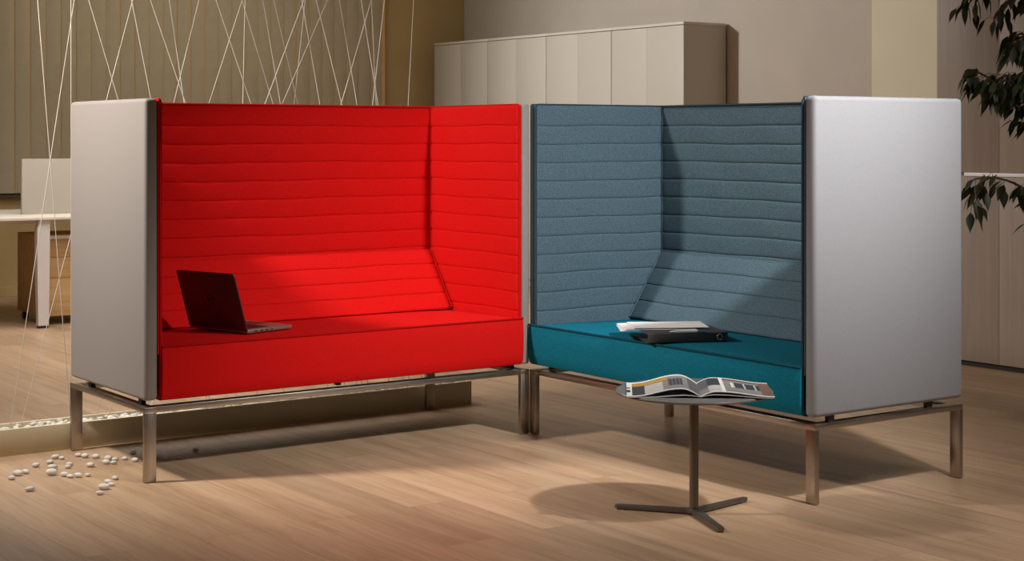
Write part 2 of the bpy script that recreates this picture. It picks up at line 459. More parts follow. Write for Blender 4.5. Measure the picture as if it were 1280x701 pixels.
    for a, b in zip(fr, fr[1:]):
        for i in range(nx): bm.faces.new((a[i], b[i], b[i+1], a[i+1]))
    bb = [bm.verts.new((x0, 0.60, ZB)), bm.verts.new((x1, 0.60, ZB))]
    bm.faces.new([bb[0], bb[1]] + [t[-1] for t in top][::-1]); bm.faces.new(list(fr[-1])[::-1] + [bb[0], bb[1]])
    bm.faces.new([r[0] for r in fr][::-1] + [t for t in top[0][1:]] + [bb[0]])
    bm.faces.new([r[-1] for r in fr] + [bb[1]] + [t for t in top[-1][1:]][::-1])
    st = obj('seat_cushion', bm, mat_seat, root, angle=50)
    bm = bmesh.new()
    pts = [(top_u[0], top_u[1], top_u[2]) for top_u in [(x0+(x1-x0)*i/nx, -0.007, seat_z-0.002+0.0*i) for i in range(nx+1)]]
    add_tube(bm, pts, 0.0045)
    obj('seat_piping', bm, mat_sp, st)
    obj('base_board', box(tl+0.02, W-tr-0.02, 0.03, D-0.06, ZB-0.006, ZB+0.004), M['under'], root, smooth=False)
    # steel frame: two bent flat-bar end frames and two rails
    FT, BW, TH = 0.274, 0.045, 0.020
    for x0 in (0.0, W-BW):
        e = obj('end_bar', box(x0, x0+BW, 0.0, D, FT-TH, FT, bev=0.002), M['steel_h'], root)
        for y in (0.0, D-TH):
            obj('leg', box(x0, x0+BW, y, y+TH, 0.002, FT-TH+0.001, bev=0.0018), M['steel'], root)
    for y in (0.012, D-0.06):
        obj('rail', box(BW-0.001, W-BW+0.001, y, y+0.045, FT-0.023, FT-0.001, bev=0.002), M['steel_h'], root)
    for x in (0.022, W/2-0.02, W-0.038):
        for y in (0.10, D-0.16):
            obj('spacer', box(x, x+0.018, y-0.014, y+0.014, FT-0.002, ZB+0.002), M['black'], root, smooth=False)
    return root

WR, WT, DD = 1.72, 1.672, 0.769
sofa_r = make_sofa('booth_sofa', (-WR, 0, 0), 0, WR, DD, 0.495, M['red'], M['red_pipe'], M['red'], M['red_pipe'],
                   'high-backed booth sofa with red quilted inside, holding the laptop', 3, 'right')
sofa_t = make_sofa('booth_sofa', (0, 0, 0), R(-90), WT, DD, 0.466, M['slate'], M['slate_pipe'], M['teal'], M['teal_pipe'],
                   'high-backed booth sofa with slate blue quilted inside and teal seat', 8, 'left')

# ------------------------------------------------------------------ pebble planter and strings
pl = empty('planter_trough', (-1.3, 0.875, 0))
tag(pl, 'long low cream planter trough filled with pebbles behind the red sofa', 'planter')
obj('front_board', box(-1.5, 1.537, -0.075, -0.060, 0, 0.105, bev=0.002), M['trough'], pl)
obj('back_board', box(-1.5, 1.537, 0.060, 0.075, 0, 0.105, bev=0.002), M['trough'], pl)
obj('end_board', box(1.522, 1.537, -0.0595, 0.0595, 0, 0.105, bev=0.002), M['trough'], pl)
obj('end_board', box(-1.5, -1.485, -0.0595, 0.0595, 0, 0.105, bev=0.002), M['trough'], pl)
obj('bottom_board', box(-1.484, 1.521, -0.0595, 0.0595, 0, 0.07), M['trough'], pl, smooth=False)

rnd = random.Random(11)
ico = bmesh.new(); bmesh.ops.create_icosphere(ico, subdivisions=2, radius=1.0)
IV = [v.co.copy() for v in ico.verts]; IF = [[v.index for v in f.verts] for f in ico.faces]; ico.free()
def pebble_verts(rnd):
    a = [Vector((rnd.uniform(-1, 1), rnd.uniform(-1, 1), rnd.uniform(-1, 1))).normalized() for _ in range(5)]
    k = [rnd.uniform(-0.18, 0.2) for _ in a]
    return [v*(1+sum(kk*max(0, v.dot(d))**2 for kk, d in zip(k, a))) for v in IV]
bm = bmesh.new()
for i in range(760):
    s = rnd.uniform(0.009, 0.015); S_ = Vector((s*rnd.uniform(0.9, 1.4), s, s*rnd.uniform(0.55, 0.8)))
    Mx = Matrix.Translation((rnd.uniform(-2.76, 0.205), 0.875+rnd.uniform(-0.045, 0.045), 0.082+rnd.uniform(-0.004, 0.016))) @ Matrix.Rotation(rnd.uniform(0, 6.28), 4, 'Z') @ Matrix.Rotation(rnd.uniform(-0.5, 0.5), 4, 'X')
    vs = [bm.verts.new(Mx @ Vector((v.x*S_.x, v.y*S_.y, v.z*S_.z))) for v in pebble_verts(rnd)]
    for f in IF: bm.faces.new([vs[q] for q in f])
g = obj('pebble_bed', bm, M['pebble'])
tag(g, 'bed of small white pebbles filling the long trough', 'pebbles', kind='stuff')

ORD = ['first','second','third','fourth','fifth','sixth','seventh','eighth','ninth','tenth','eleventh','twelfth','thirteenth','fourteenth','fifteenth','sixteenth','seventeenth','eighteenth','nineteenth','twentieth',
       'twenty-first','twenty-second','twenty-third','twenty-fourth','twenty-fifth','twenty-sixth','twenty-seventh','twenty-eighth','twenty-ninth','thirtieth','thirty-first','thirty-second','thirty-third','thirty-fourth','thirty-fifth','thirty-sixth']
STR = [(-1.682,-1.913),(-1.924,-1.48),(-1.677,-1.677),(-1.069,-1.971),(-1.885,-1.091),(-1.058,-1.658),(-0.699,-1.766),(-0.98,-1.429),(-1.57,-0.811),(-0.39,-1.466),(-1.522,-0.513),(-0.95,-0.877),(-0.325,-1.294),(-0.482,-1.026),(-0.296,-1.048),(-1.356,-0.154),(-0.814,-0.465),(-1.359,0.047),(-0.275,-0.842),(-0.056,-0.872),(-0.078,-0.643),(0.009,-0.534),(-0.862,0.1),(-0.164,-0.317),(-0.442,-0.057),(-0.151,0.029)]
STR = sorted(STR, key=lambda t: t[0]+(t[1]-t[0])*0.61)     # order where they leave the top of the frame
def lean(b, t):
    d = (t-b)/2.9
    return 'leaning right' if d > 0.03 else 'leaning left' if d < -0.03 else 'hanging nearly straight'
for i, (xb, xt) in enumerate(STR):
    dy = 0.012*((i % 3)-1)
    o = obj('hanging_string', tube([(xb, 0.875+dy, 0.080), ((xb+xt)/2, 0.875+dy, (0.08+ZC)/2), (xt, 0.875+dy, ZC-0.001)], 0.0017, n=6), M['string'])
    tag(o, 'thin white string %s, %s from the left along the top of the photo' % (lean(xb, xt), ORD[i]), 'string', 'white strings stretched above the pebble trough')

PEB = [(-2.09,0.35,38),(-2.051,0.41,48),(-2.013,0.426,40),(-2.101,0.118,44),(-1.943,0.524,40),(-1.826,0.64,40),(-1.809,0.613,34),(-1.877,0.552,38),(-1.904,0.443,48),(-1.943,0.343,56),(-1.829,0.472,36),(-1.85,0.427,34),(-1.914,0.291,44),(-1.905,0.255,34),(-1.885,0.248,40),(-1.737,0.628,38),(-1.724,0.595,42),(-1.694,0.554,40),(-1.772,0.405,44),(-1.844,0.24,30),(-1.667,0.494,42),(-1.651,0.46,34),(-1.701,0.425,44),(-1.686,0.407,36),(-1.616,0.454,34),(-1.54,0.556,36),(-1.595,0.4,42),(-1.782,0.125,38),(-1.828,0.075,40),(-1.833,0.032,36),(-1.876,-0.008,60),(-1.92,-0.083,40),(-1.496,0.407,30),(-1.477,0.374,26),(-1.432,0.361,30),(-1.319,0.454,36)]
rnd = random.Random(5)
camx = lambda p: (p[0]+4.021)*0.812-(p[1]+5.601)*0.584
camy = lambda p: (p[0]+4.021)*0.584+(p[1]+5.601)*0.812
PEB = sorted(PEB, key=lambda p: camx(p)/camy(p))
placed = []
for i, (x, y, wpx) in enumerate(PEB):
    s = wpx/4.923/338/2*1.16
    for (qx, qy, qs) in placed:                     # keep neighbours from sinking into each other
        d = math.hypot(x-qx, y-qy); need = (s+qs)*1.12
        if d < need and d > 1e-6:
            x += (x-qx)/d*(need-d); y += (y-qy)/d*(need-d)
    placed.append((x, y, s))
    bm = bmesh.new()
    sz = s*0.68
    pv = pebble_verts(rnd); zmin = min(v.z for v in pv)
    vs = [bm.verts.new((v.x*s*1.12, v.y*s*0.72, (v.z-zmin)*sz*0.9)) for v in pv]
    for f in IF: bm.faces.new([vs[q] for q in f])
    o = obj('loose_pebble', bm, M['pebble'], loc=(x, y, 0.0), rot=(0, 0, R(-36)+rnd.uniform(-0.4, 0.4)), angle=80)
    size = 'large' if wpx >= 46 else 'tiny' if wpx <= 30 else 'small'
    tag(o, '%s white pebble lying on the floor, %s from the left of the scattered pebbles' % (size, ORD[i]), 'pebble', 'loose pebbles scattered on the floor')

# ------------------------------------------------------------------ side table
TX, TY = -0.415, -1.52
t = empty('side_table', (TX, TY, 0), R(-35.73))
tag(t, 'small round grey glass side table on a three-legged steel foot', 'table')
bm = lathe([(0, 0.404), (0.256, 0.404), (0.261, 0.4055), (0.263, 0.408), (0.263, 0.411), (0.261, 0.4135), (0.256, 0.415), (0, 0.415)], n=96)
obj('table_top', bm, M['glass'], t)
bm = lathe([(0, 0.392), (0.07, 0.392), (0.07, 0.404), (0, 0.404)], n=32)
obj('top_plate', bm, M['table_metal'], t)
bm = lathe([(0, 0.016), (0.0155, 0.016), (0.0155, 0.392), (0, 0.392)], n=32)
obj('column', bm, M['table_metal'], t)
bm = bmesh.new()
add_prism(bm, [(0.034*math.cos(R(a)), 0.034*math.sin(R(a))) for a in (104, 164, 224, 284, 344, 44)], 0.006, 0.018, bev=0.002)
obj('hub', bm, M['table_metal'], t)
for a in (164, 43, -77):
    bm = bmesh.new()
    add_prism(bm, [(0.012, -0.020), (0.262, -0.013), (0.270, -0.008), (0.270, 0.008), (0.262, 0.013), (0.012, 0.020)], 0.004, 0.016, bev=0.002, M=Matrix.Rotation(R(a), 4, 'Z'))
    add_box(bm, 0.235, 0.262, -0.010, 0.010, 0, 0.005, M=Matrix.Rotation(R(a), 4, 'Z'))
    obj('foot_arm', bm, M['table_metal'], t)

# ------------------------------------------------------------------ open magazine
mg = empty('open_magazine', (-0.522, -1.674, 0.4155), R(-35.73-3))
tag(mg, 'open glossy magazine lying spread on the round glass table', 'magazine')
inks = ['ink_white', 'ink_grey', 'ink_dark', 'ink_yellow', 'ink_brown', 'ink_pale', 'ink_mid']
IM = [M[k_] for k_ in inks]
def left_ink(u, v):      # u 0 at spine .. 1 at outer edge, v 0 front .. 1 back
    if u > 0.945: return 2 if 0.25 < v < 0.45 else (6 if 0.55 < v < 0.62 else 0)
    if v < 0.05 or v > 0.93 or u > 0.92: return 0
    if v > 0.66 and u > 0.42: return 3 if v < 0.86 else 1
    if u > 0.76: return 2
    if u > 0.50: return 5 if v < 0.62 else 1
    if u < 0.16: return 6
    if 0.25 < v < 0.75 and 0.22 < u < 0.42: return 2 if (int(u*60) % 3) else 6
    return 1
def right_ink(u, v):
    if v > 0.95 or v < 0.03: return 0
    if u < 0.13: return 6 if v > 0.35 else 1
    if u < 0.30: return 2 if v > 0.45 else 5
    if u < 0.34: return 0
    if u > 0.86: return 4
    if v < 0.30: return 1
    if v > 0.80: return 4
    if 0.38 < v < 0.72: return (0 if 0.44 < u < 0.47 else 1 if u < 0.44 else 2 if (int(u*26) % 4) else 5)
    return 1
def page(side, prof, w, h, ink, thick):
    bm = bmesh.new(); nu, nv = 40, 22
    g_ = [[bm.verts.new((side*w*i/nu, h*j/nv + 0.004*math.sin(3*i/nu), prof(i/nu, j/nv))) for j in range(nv+1)] for i in range(nu+1)]
    lo = [[bm.verts.new((side*w*i/nu, h*j/nv + 0.004*math.sin(3*i/nu), prof(i/nu, j/nv)-thick)) for j in range(nv+1)] for i in range(nu+1)]
    for i in range(nu):
        for j in range(nv):
            f = bm.faces.new((g_[i][j], g_[i+1][j], g_[i+1][j+1], g_[i][j+1])); f.material_index = ink((i+.5)/nu, (j+.5)/nv)
            f = bm.faces.new((lo[i][j+1], lo[i+1][j+1], lo[i+1][j], lo[i][j])); f.material_index = 1
    for i in range(nu):
        for j in (0, nv): bm.faces.new((g_[i][j], g_[i+1][j], lo[i+1][j], lo[i][j])).material_index = 0
    for j in range(nv):
        for i in (0, nu): bm.faces.new((g_[i][j], g_[i][j+1], lo[i][j+1], lo[i][j])).material_index = 0
    return bm
def bump_prof(peak, at, tail, end):
    def f(u, v):
        if u < at: s = math.sin(u/at*math.pi/2); z = 0.006 + (peak-0.006)*s
        else:
            q = min(1, (u-at)/(tail-at)); z = end + (peak-end)*(0.5+0.5*math.cos(q*math.pi))
        return z*(0.92+0.12*v)
    return f
obj('left_page', page(-1, bump_prof(0.033, 0.26, 0.92, 0.005), 0.238, 0.29, left_ink, 0.0022), IM, mg)
obj('right_page', page(1, bump_prof(0.024, 0.22, 1.0, 0.007), 0.238, 0.29, right_ink, 0.0022), IM, mg)
obj('lower_pages', page(-1, bump_prof(0.010, 0.2, 0.7, 0.0028), 0.236, 0.288, lambda u, v: 0, 0.0020), IM, mg)
obj('lower_pages', page(1, bump_prof(0.013, 0.2, 0.9, 0.0042), 0.236, 0.288, lambda u, v: 0, 0.0020), IM, mg)

# ------------------------------------------------------------------ laptop
hx, hy = -1.309, 0.262
bdir = Vector((0.960, 0.280, 0)); rz = math.atan2(bdir.y, bdir.x)-math.pi/2     # local +y = toward the user side
LW, LD = 0.335, 0.235
lp = empty('laptop', (hx, hy, 0.5005), rz)
tag(lp, 'open dark silver laptop standing on the red seat with its lid towards the camera', 'laptop')
bm = bmesh.new(); add_box(bm, -LW/2, LW/2, 0.0, LD, 0.001, 0.016, bev=0.004, seg=3)
obj('base', bm, M['laptop_in'], lp)
kb = bmesh.new()
for r_ in range(5):
    for c_ in range(14):
        x0 = -0.142+c_*0.0204; y0 = 0.035+r_*0.0195
        add_box(kb, x0, x0+0.0175, y0, y0+0.0165, 0.0155, 0.0175)
obj('keyboard', kb, M['key'], lp, smooth=False)
obj('touchpad', box(-0.05, 0.05, 0.145, 0.212, 0.0158, 0.0164), M['laptop'], lp, smooth=False)
pb = bmesh.new()
# local +y points away from the lid back; the side seen by the camera is local -x or +x: ports on both
for sx in (-1, 1):
    for y0, y1 in ((0.035, 0.050), (0.066, 0.080), (0.094, 0.106), (0.122, 0.130)):
        xx = sx*(LW/2)
        add_box(pb, min(xx, xx+sx*0.0006), max(xx, xx+sx*0.0006), y0, y1, 0.0055, 0.0115)
obj('ports', pb, M['black'], lp, smooth=False)
LA = R(17)
ML = Matrix.Translation((0, 0.002, 0.012)) @ Matrix.Rotation(LA, 4, 'X')
bm = bmesh.new()
poly = []
rr = 0.012
for cx_, cz_, a0 in ((LW/2-rr, 0.235-rr, 0), (-LW/2+rr, 0.235-rr, 90), (-LW/2+0.002, 0.002, 180), (LW/2-0.002, 0.002, 270)):
    r2 = rr if cz_ > 0.1 else 0.002
    for q in range(5): poly.append((cx_+r2*math.cos(R(a0+q*22.5)), cz_+r2*math.sin(R(a0+q*22.5))))
PM = Matrix(((1, 0, 0, 0), (0, 0, -1, 0), (0, 1, 0, 0), (0, 0, 0, 1)))     # (x,y,z)->(x,-z,y)
add_prism(bm, poly, 0.0, 0.006, bev=0.0012, M=ML @ PM)
lid = obj('lid', bm, M['laptop'], lp)
obj('display', box(-LW/2+0.008, LW/2-0.008, 0.0002, 0.0008, 0.014, 0.226, M=ML), M['black'], lid, smooth=False)
obj('hinge', tube([(-0.12, 0.004, 0.012), (0.12, 0.004, 0.012)], 0.005, n=12), M['black'], lp)
# round emblem with four letters on the lid back (local -y side)
bm = bmesh.new()
n = 40
EM = ML @ Matrix.Translation((0, -0.0063, 0.122)) @ Matrix.Rotation(R(90), 4, 'X')
ringp = []
for k in range(n):
    a = 2*math.pi*k/n
    ringp.append([bm.verts.new(EM @ Vector(((r_)*math.cos(a), (r_)*math.sin(a), h_))) for r_, h_ in ((0.0165, -0.0003), (0.0165, 0.0005), (0.0195, 0.0005), (0.0195, -0.0003))])
for k in range(n):
    for q in range(4): bm.faces.new((ringp[k][q], ringp[(k+1) % n][q], ringp[(k+1) % n][(q+1) % 4], ringp[k][(q+1) % 4]))
em = obj('lid_emblem', bm, M['emblem'], lid)
cu = bpy.data.curves.new('lettering', 'FONT'); cu.body = 'DELL'; cu.size = 0.0125; cu.align_x = 'CENTER'; cu.align_y = 'CENTER'; cu.extrude = 0.0003; cu.offset = 0.0003
to = bpy.data.objects.new('lettering_tmp', cu); COL.objects.link(to)
dg = bpy.context.evaluated_depsgraph_get(); me = bpy.data.meshes.new_from_object(to.evaluated_get(dg))
bpy.data.objects.remove(to, do_unlink=True)
me.transform(EM); me.materials.clear(); me.materials.append(M['emblem'])
lt = bpy.data.objects.new('emblem_letters', me); COL.objects.link(lt); lt.parent = lid

# ------------------------------------------------------------------ binder, papers and pen on the teal seat
SZ = 0.4715
p0, p1 = Vector((-0.050, -0.842, 0)), Vector((0.236, -0.974, 0))
dv = (p1-p0).normalized()
bz_ = math.atan2(dv.y, dv.x)
bd = empty('ring_binder', (p0.x+0.012, p0.y+0.012, SZ), bz_)
tag(bd, 'charcoal lever-arch ring binder lying under papers on the teal seat', 'binder')
bm = bmesh.new()
add_box(bm, 0, 0.318, 0.0, 0.006, 0.0, 0.035, bev=0.002)
obj('spine', bm, M['binder'], bd)
obj('cover', box(0, 0.318, 0.0055, 0.285, 0.0, 0.003, bev=0.001), M['binder'], bd)
obj('cover', box(0, 0.318, 0.0055, 0.285, 0.032, 0.035, bev=0.001), M['binder'], bd)
obj('sheet_stack', box(0.060, 0.306, 0.02, 0.235, 0.0032, 0.028), M['paper'], bd, smooth=False)
obj('finger_hole', box(0.262, 0.304, -0.0012, 0.001, 0.005, 0.030, bev=0.0005), M['black'], bd)
bm = bmesh.new()
add_tube(bm, [(0.285+0.0105*math.cos(a*math.pi/10), -0.002, 0.0175+0.0105*math.sin(a*math.pi/10)) for a in range(21)], 0.0026, n=8, cap=False)
obj('finger_ring', bm, M['chrome'], bd)
# papers
def sheet(w_, h_, droop, seed):
    r_ = random.Random(seed); bm = bmesh.new(); n_ = 14
    up = []; dn = []
    for i in range(n_+1):
        up.append([]); dn.append([])
        for j in range(n_+1):
            u, v = i/n_, j/n_
            z = 0.0015*math.sin(u*4+seed)*math.sin(v*3) + 0.0015 - droop*max(0, (0.34-u))**2*6
            up[i].append(bm.verts.new((w_*u, h_*v, z+0.0009))); dn[i].append(bm.verts.new((w_*u, h_*v, z)))
    for i in range(n_):
        for j in range(n_):
            bm.faces.new((up[i][j], up[i+1][j], up[i+1][j+1], up[i][j+1])); bm.faces.new((dn[i][j+1], dn[i+1][j+1], dn[i+1][j], dn[i][j]))
        for j in (0, n_): bm.faces.new((up[i][j], up[i+1][j], dn[i+1][j], dn[i][j])); bm.faces.new((up[j][i], up[j][i+1], dn[j][i+1], dn[j][i]))
    return bm
zt_ = SZ+0.0355
for i, (px, py, ang, dz, lb) in enumerate(((-0.053, -0.681, -34, 0.0, 'lowest white paper sheet fanned out on the charcoal binder'),
                                  (-0.038, -0.691, -29, 0.0032, 'middle white paper sheet fanned out on the charcoal binder'),
                                  (-0.008, -0.709, -31, 0.0064, 'topmost white paper sheet lying on the charcoal binder'))):
    o = obj('paper_sheet', sheet(0.297, 0.210, 0.004*(2-i), i+1), M['paper'], loc=(px, py, zt_+dz), rot=(0, 0, R(ang)))
    tag(o, lb, 'paper', 'paper sheets on the binder')
# pen along the front edge of the binder
pn = empty('ballpoint_pen', (bd.location.x, bd.location.y, 0), bz_)
pn.location = Vector((bd.location.x, bd.location.y, 0)) + Matrix.Rotation(bz_, 3, 'Z') @ Vector((0.085, -0.0065, SZ+0.0))
pn.location.z = SZ+0.0375
tag(pn, 'white ballpoint pen with blue clip lying along the front edge of the binder', 'pen')
pn.location += Matrix.Rotation(bz_, 3, 'Z') @ Vector((0, 0.009, 0.0035))
XM = Matrix.Rotation(R(90), 4, 'Y')
obj('barrel', lathe([(0, 0.0), (0.0015, 0.0), (0.0042, 0.014), (0.0058, 0.03), (0.006, 0.105), (0.0058, 0.112), (0, 0.112)], n=16, M=XM), M['pen'], pn)
obj('cap', lathe([(0, 0.1121), (0.0060, 0.1121), (0.0062, 0.14), (0.0055, 0.146), (0, 0.146)], n=16, M=XM), M['chrome'], pn)
obj('clip', box(0.112, 0.146, -0.002, 0.002, 0.006, 0.0078, bev=0.0005), M['pen_blue'], pn)

# ------------------------------------------------------------------ storage cabinets along the right wall
CW, CX0, CX1, CH = 0.872, 4.0, 4.43, 2.13
cab = empty('storage_cabinet', (CX0, 3.590, 0))
obj('carcass', box(0.020, CX1-CX0, 0.008, CW-0.008, 0.0, CH-0.022), M['cabinet'], cab, smooth=False)
obj('top_panel', box(-0.002, CX1-CX0, 0.001, CW-0.001, CH-0.021, CH, bev=0.001), M['cabinet_top'], cab)
obj('door', box(0.0, 0.019, 0.004, CW/2-0.0006, 0.06, CH-0.026, bev=0.0008), M['cabinet'], cab)
obj('door', box(0.0, 0.019, CW/2+0.0006, CW-0.004, 0.06, CH-0.026, bev=0.0008), M['cabinet'], cab)
obj('plinth', box(0.03, 0.04, 0.004, CW-0.004, 0.0, 0.058), M['gap'], cab, smooth=False)
CL = ['beige double-door storage cabinet at the right end of the row, side exposed', 'beige double-door storage cabinet, second from the right end of the row',
      'beige double-door storage cabinet, third from the right end of the row', 'beige double-door storage cabinet at the left end of the row by the olive wall']
for i in range(4):
    c = cab if i == 0 else copy_tree(cab)
    c.location = (CX0, 3.590+i*CW, 0)
    tag(c, CL[i], 'cabinet', 'tall beige storage cabinets')

# ------------------------------------------------------------------ wood-fronted wardrobe at the right
wd = empty('wood_wardrobe', (3.15, -1.2, 0))
tag(wd, 'tall grey ash wood wardrobe with bright metal strip, behind the ficus', 'wardrobe')
obj('carcass', box(0.021, 0.60, -1.90, 1.665, 0.0, 2.75), M['ward'], wd, smooth=False)
obj('plinth', box(0.012, 0.020, -1.90, 1.665, 0.0, 0.028), M['gap'], wd, smooth=False)
ys = [1.665-0.428*i for i in range(9)]
for a, b in zip(ys, ys[1:]):
    obj('door', box(0, 0.02, b+0.001, a-0.001, 0.030, 1.046, bev=0.0008), M['ward'], wd)
    obj('door', box(0, 0.02, b+0.001, a-0.001, 1.066, 2.745, bev=0.0008), M['ward'], wd)
obj('metal_strip', box(-0.006, 0.02, ys[-1], 1.47, 1.0465, 1.0655, bev=0.002), plain('bright_metal_strip', lin(232, 232, 232), 0.5, 0.0, 0.02, 5), wd)['label'] = 'bright metal strip'

# ------------------------------------------------------------------ bench desk, divider screen, drawer pedestal
dk = empty('office_desk', (0.3, 5.60, 0))
tag(dk, 'white office bench desk behind the grey sofa panel at far left', 'desk')
obj('desk_top', box(-1.5, 1.2, -0.65, 0.65, 0.715, 0.735, bev=0.003), M['desk_white'], dk)
obj('beam', box(-1.4, 1.15, -0.45, -0.40, 0.68, 0.715), M['desk_leg'], dk, smooth=False)
for x, sgn in ((-0.72, 1), (1.05, 1)):
    for y, s2 in ((-0.63, 1), (0.63, -1)):
        bm = bmesh.new()
        lo_ = [(x+0.005, y), (x+0.075, y), (x+0.075, y+s2*0.045), (x+0.005, y+s2*0.045)]
        hi_ = [(x+0.015, y+s2*0.01), (x+0.090, y+s2*0.01), (x+0.090, y+s2*0.07), (x+0.015, y+s2*0.07)]
        mid_ = [(x-0.002, y), (x+0.082, y), (x+0.082, y+s2*0.055), (x-0.002, y+s2*0.055)]
        rings = [[bm.verts.new((p[0], p[1], z)) for p in rg] for rg, z in ((lo_, 0.018), (mid_, 0.50), (mid_, 0.66), (hi_, 0.7145))]
        for a, b in zip(rings, rings[1:]):
            for q in range(4): bm.faces.new((a[q], a[(q+1) % 4], b[(q+1) % 4], b[q]))
        bm.faces.new(rings[0]); bm.faces.new(rings[-1])
        lg = obj('leg', bm, M['desk_leg'], dk)
        obj('leg_foot', box(x+0.008, x+0.070, min(y, y+s2*0.042), max(y, y+s2*0.042), 0, 0.0175), M['black'], lg, smooth=False)
sc_ = empty('desk_screen', (0.34, 5.42, 0.7355))
tag(sc_, 'cream upright divider screen standing on the white desk', 'screen')
obj('panel', box(-0.72, 0.72, -0.014, 0.014, 0.0, 0.378, bev=0.004), M['screen'], sc_)
pd = empty('drawer_pedestal', (-0.317+0.215, 5.13, 0))
tag(pd, 'light oak drawer pedestal on casters under the white desk', 'pedestal')
obj('carcass', box(-0.215, 0.215, 0.02, 0.56, 0.055, 0.60, bev=0.002), M['ped'], pd)
obj('top_panel', box(-0.214, 0.214, 0.0, 0.0195, 0.575, 0.60, bev=0.001), M['desk_white'], pd)
for z0, z1 in ((0.455, 0.572), (0.315, 0.452), (0.06, 0.312)):
    dr = obj('drawer', box(-0.213, 0.213, 0.0, 0.0195, z0, z1, bev=0.001), M['ped'], pd)
    bm = bmesh.new()
    add_prism(bm, [(0.02, z1-0.012), (0.21, z1-0.012), (0.21, z1-0.09)], 0.0, 0.003, M=Matrix(((1, 0, 0, 0), (0, 0, -1, 0), (0, 1, 0, 0), (0, 0, 0, 1))))
    obj('grip', bm, M['desk_white'], dr, smooth=False)
for x in (-0.18, 0.18):
    for y in (0.07, 0.50):
        bm = bmesh.new()
        add_lathe(bm, [(0, -0.018), (0.022, -0.018), (0.025, -0.014), (0.025, 0.014), (0.022, 0.018), (0, 0.018)], n=20, M=Matrix.Translation((x, y, 0.025)) @ Matrix.Rotation(R(90), 4, 'Y'))
        add_box(bm, x-0.012, x+0.012, y-0.012, y+0.012, 0.045, 0.056)
        obj('caster', bm, M['black'], pd)

# ------------------------------------------------------------------ weeping fig at the right edge
FX, FY = 1.93, -1.26
fg = empty('weeping_fig', (FX, FY, 0))
tag(fg, 'dark leafy weeping fig tree with drooping branches at the right edge', 'plant')
cX, cY = Vector((0.812, -0.584, 0)), Vector((0.584, 0.812, 0))     # plan directions across and away
def fp(a, d, z): return cX*a + cY*d + Vector((0, 0, z))
obj('pot', lathe([(0, 0), (0.085, 0), (0.09, 0.01), (0.115, 0.30), (0.115, 0.32), (0.102, 0.32), (0.10, 0.29), (0, 0.29)], n=40), M['pot'], fg)
obj('soil', lathe([(0, 0.2905), (0.099, 0.2905), (0.07, 0.305), (0, 0.31)], n=30), M['soil'], fg)
BR = []   # branches: list of points (across, away, z), radius
trunk = [fp(0, 0, 0.30), fp(0.02, 0.01, 0.6), fp(-0.01, 0.0, 0.95), fp(0.02, -0.02, 1.35), fp(0.0, 0.0, 1.75), fp(0.03, 0.02, 2.2)]
bm = bmesh.new(); add_tube(bm, trunk, [0.028, 0.024, 0.021, 0.017, 0.013, 0.007], n=10); obj('trunk', bm, M['bark'], fg)
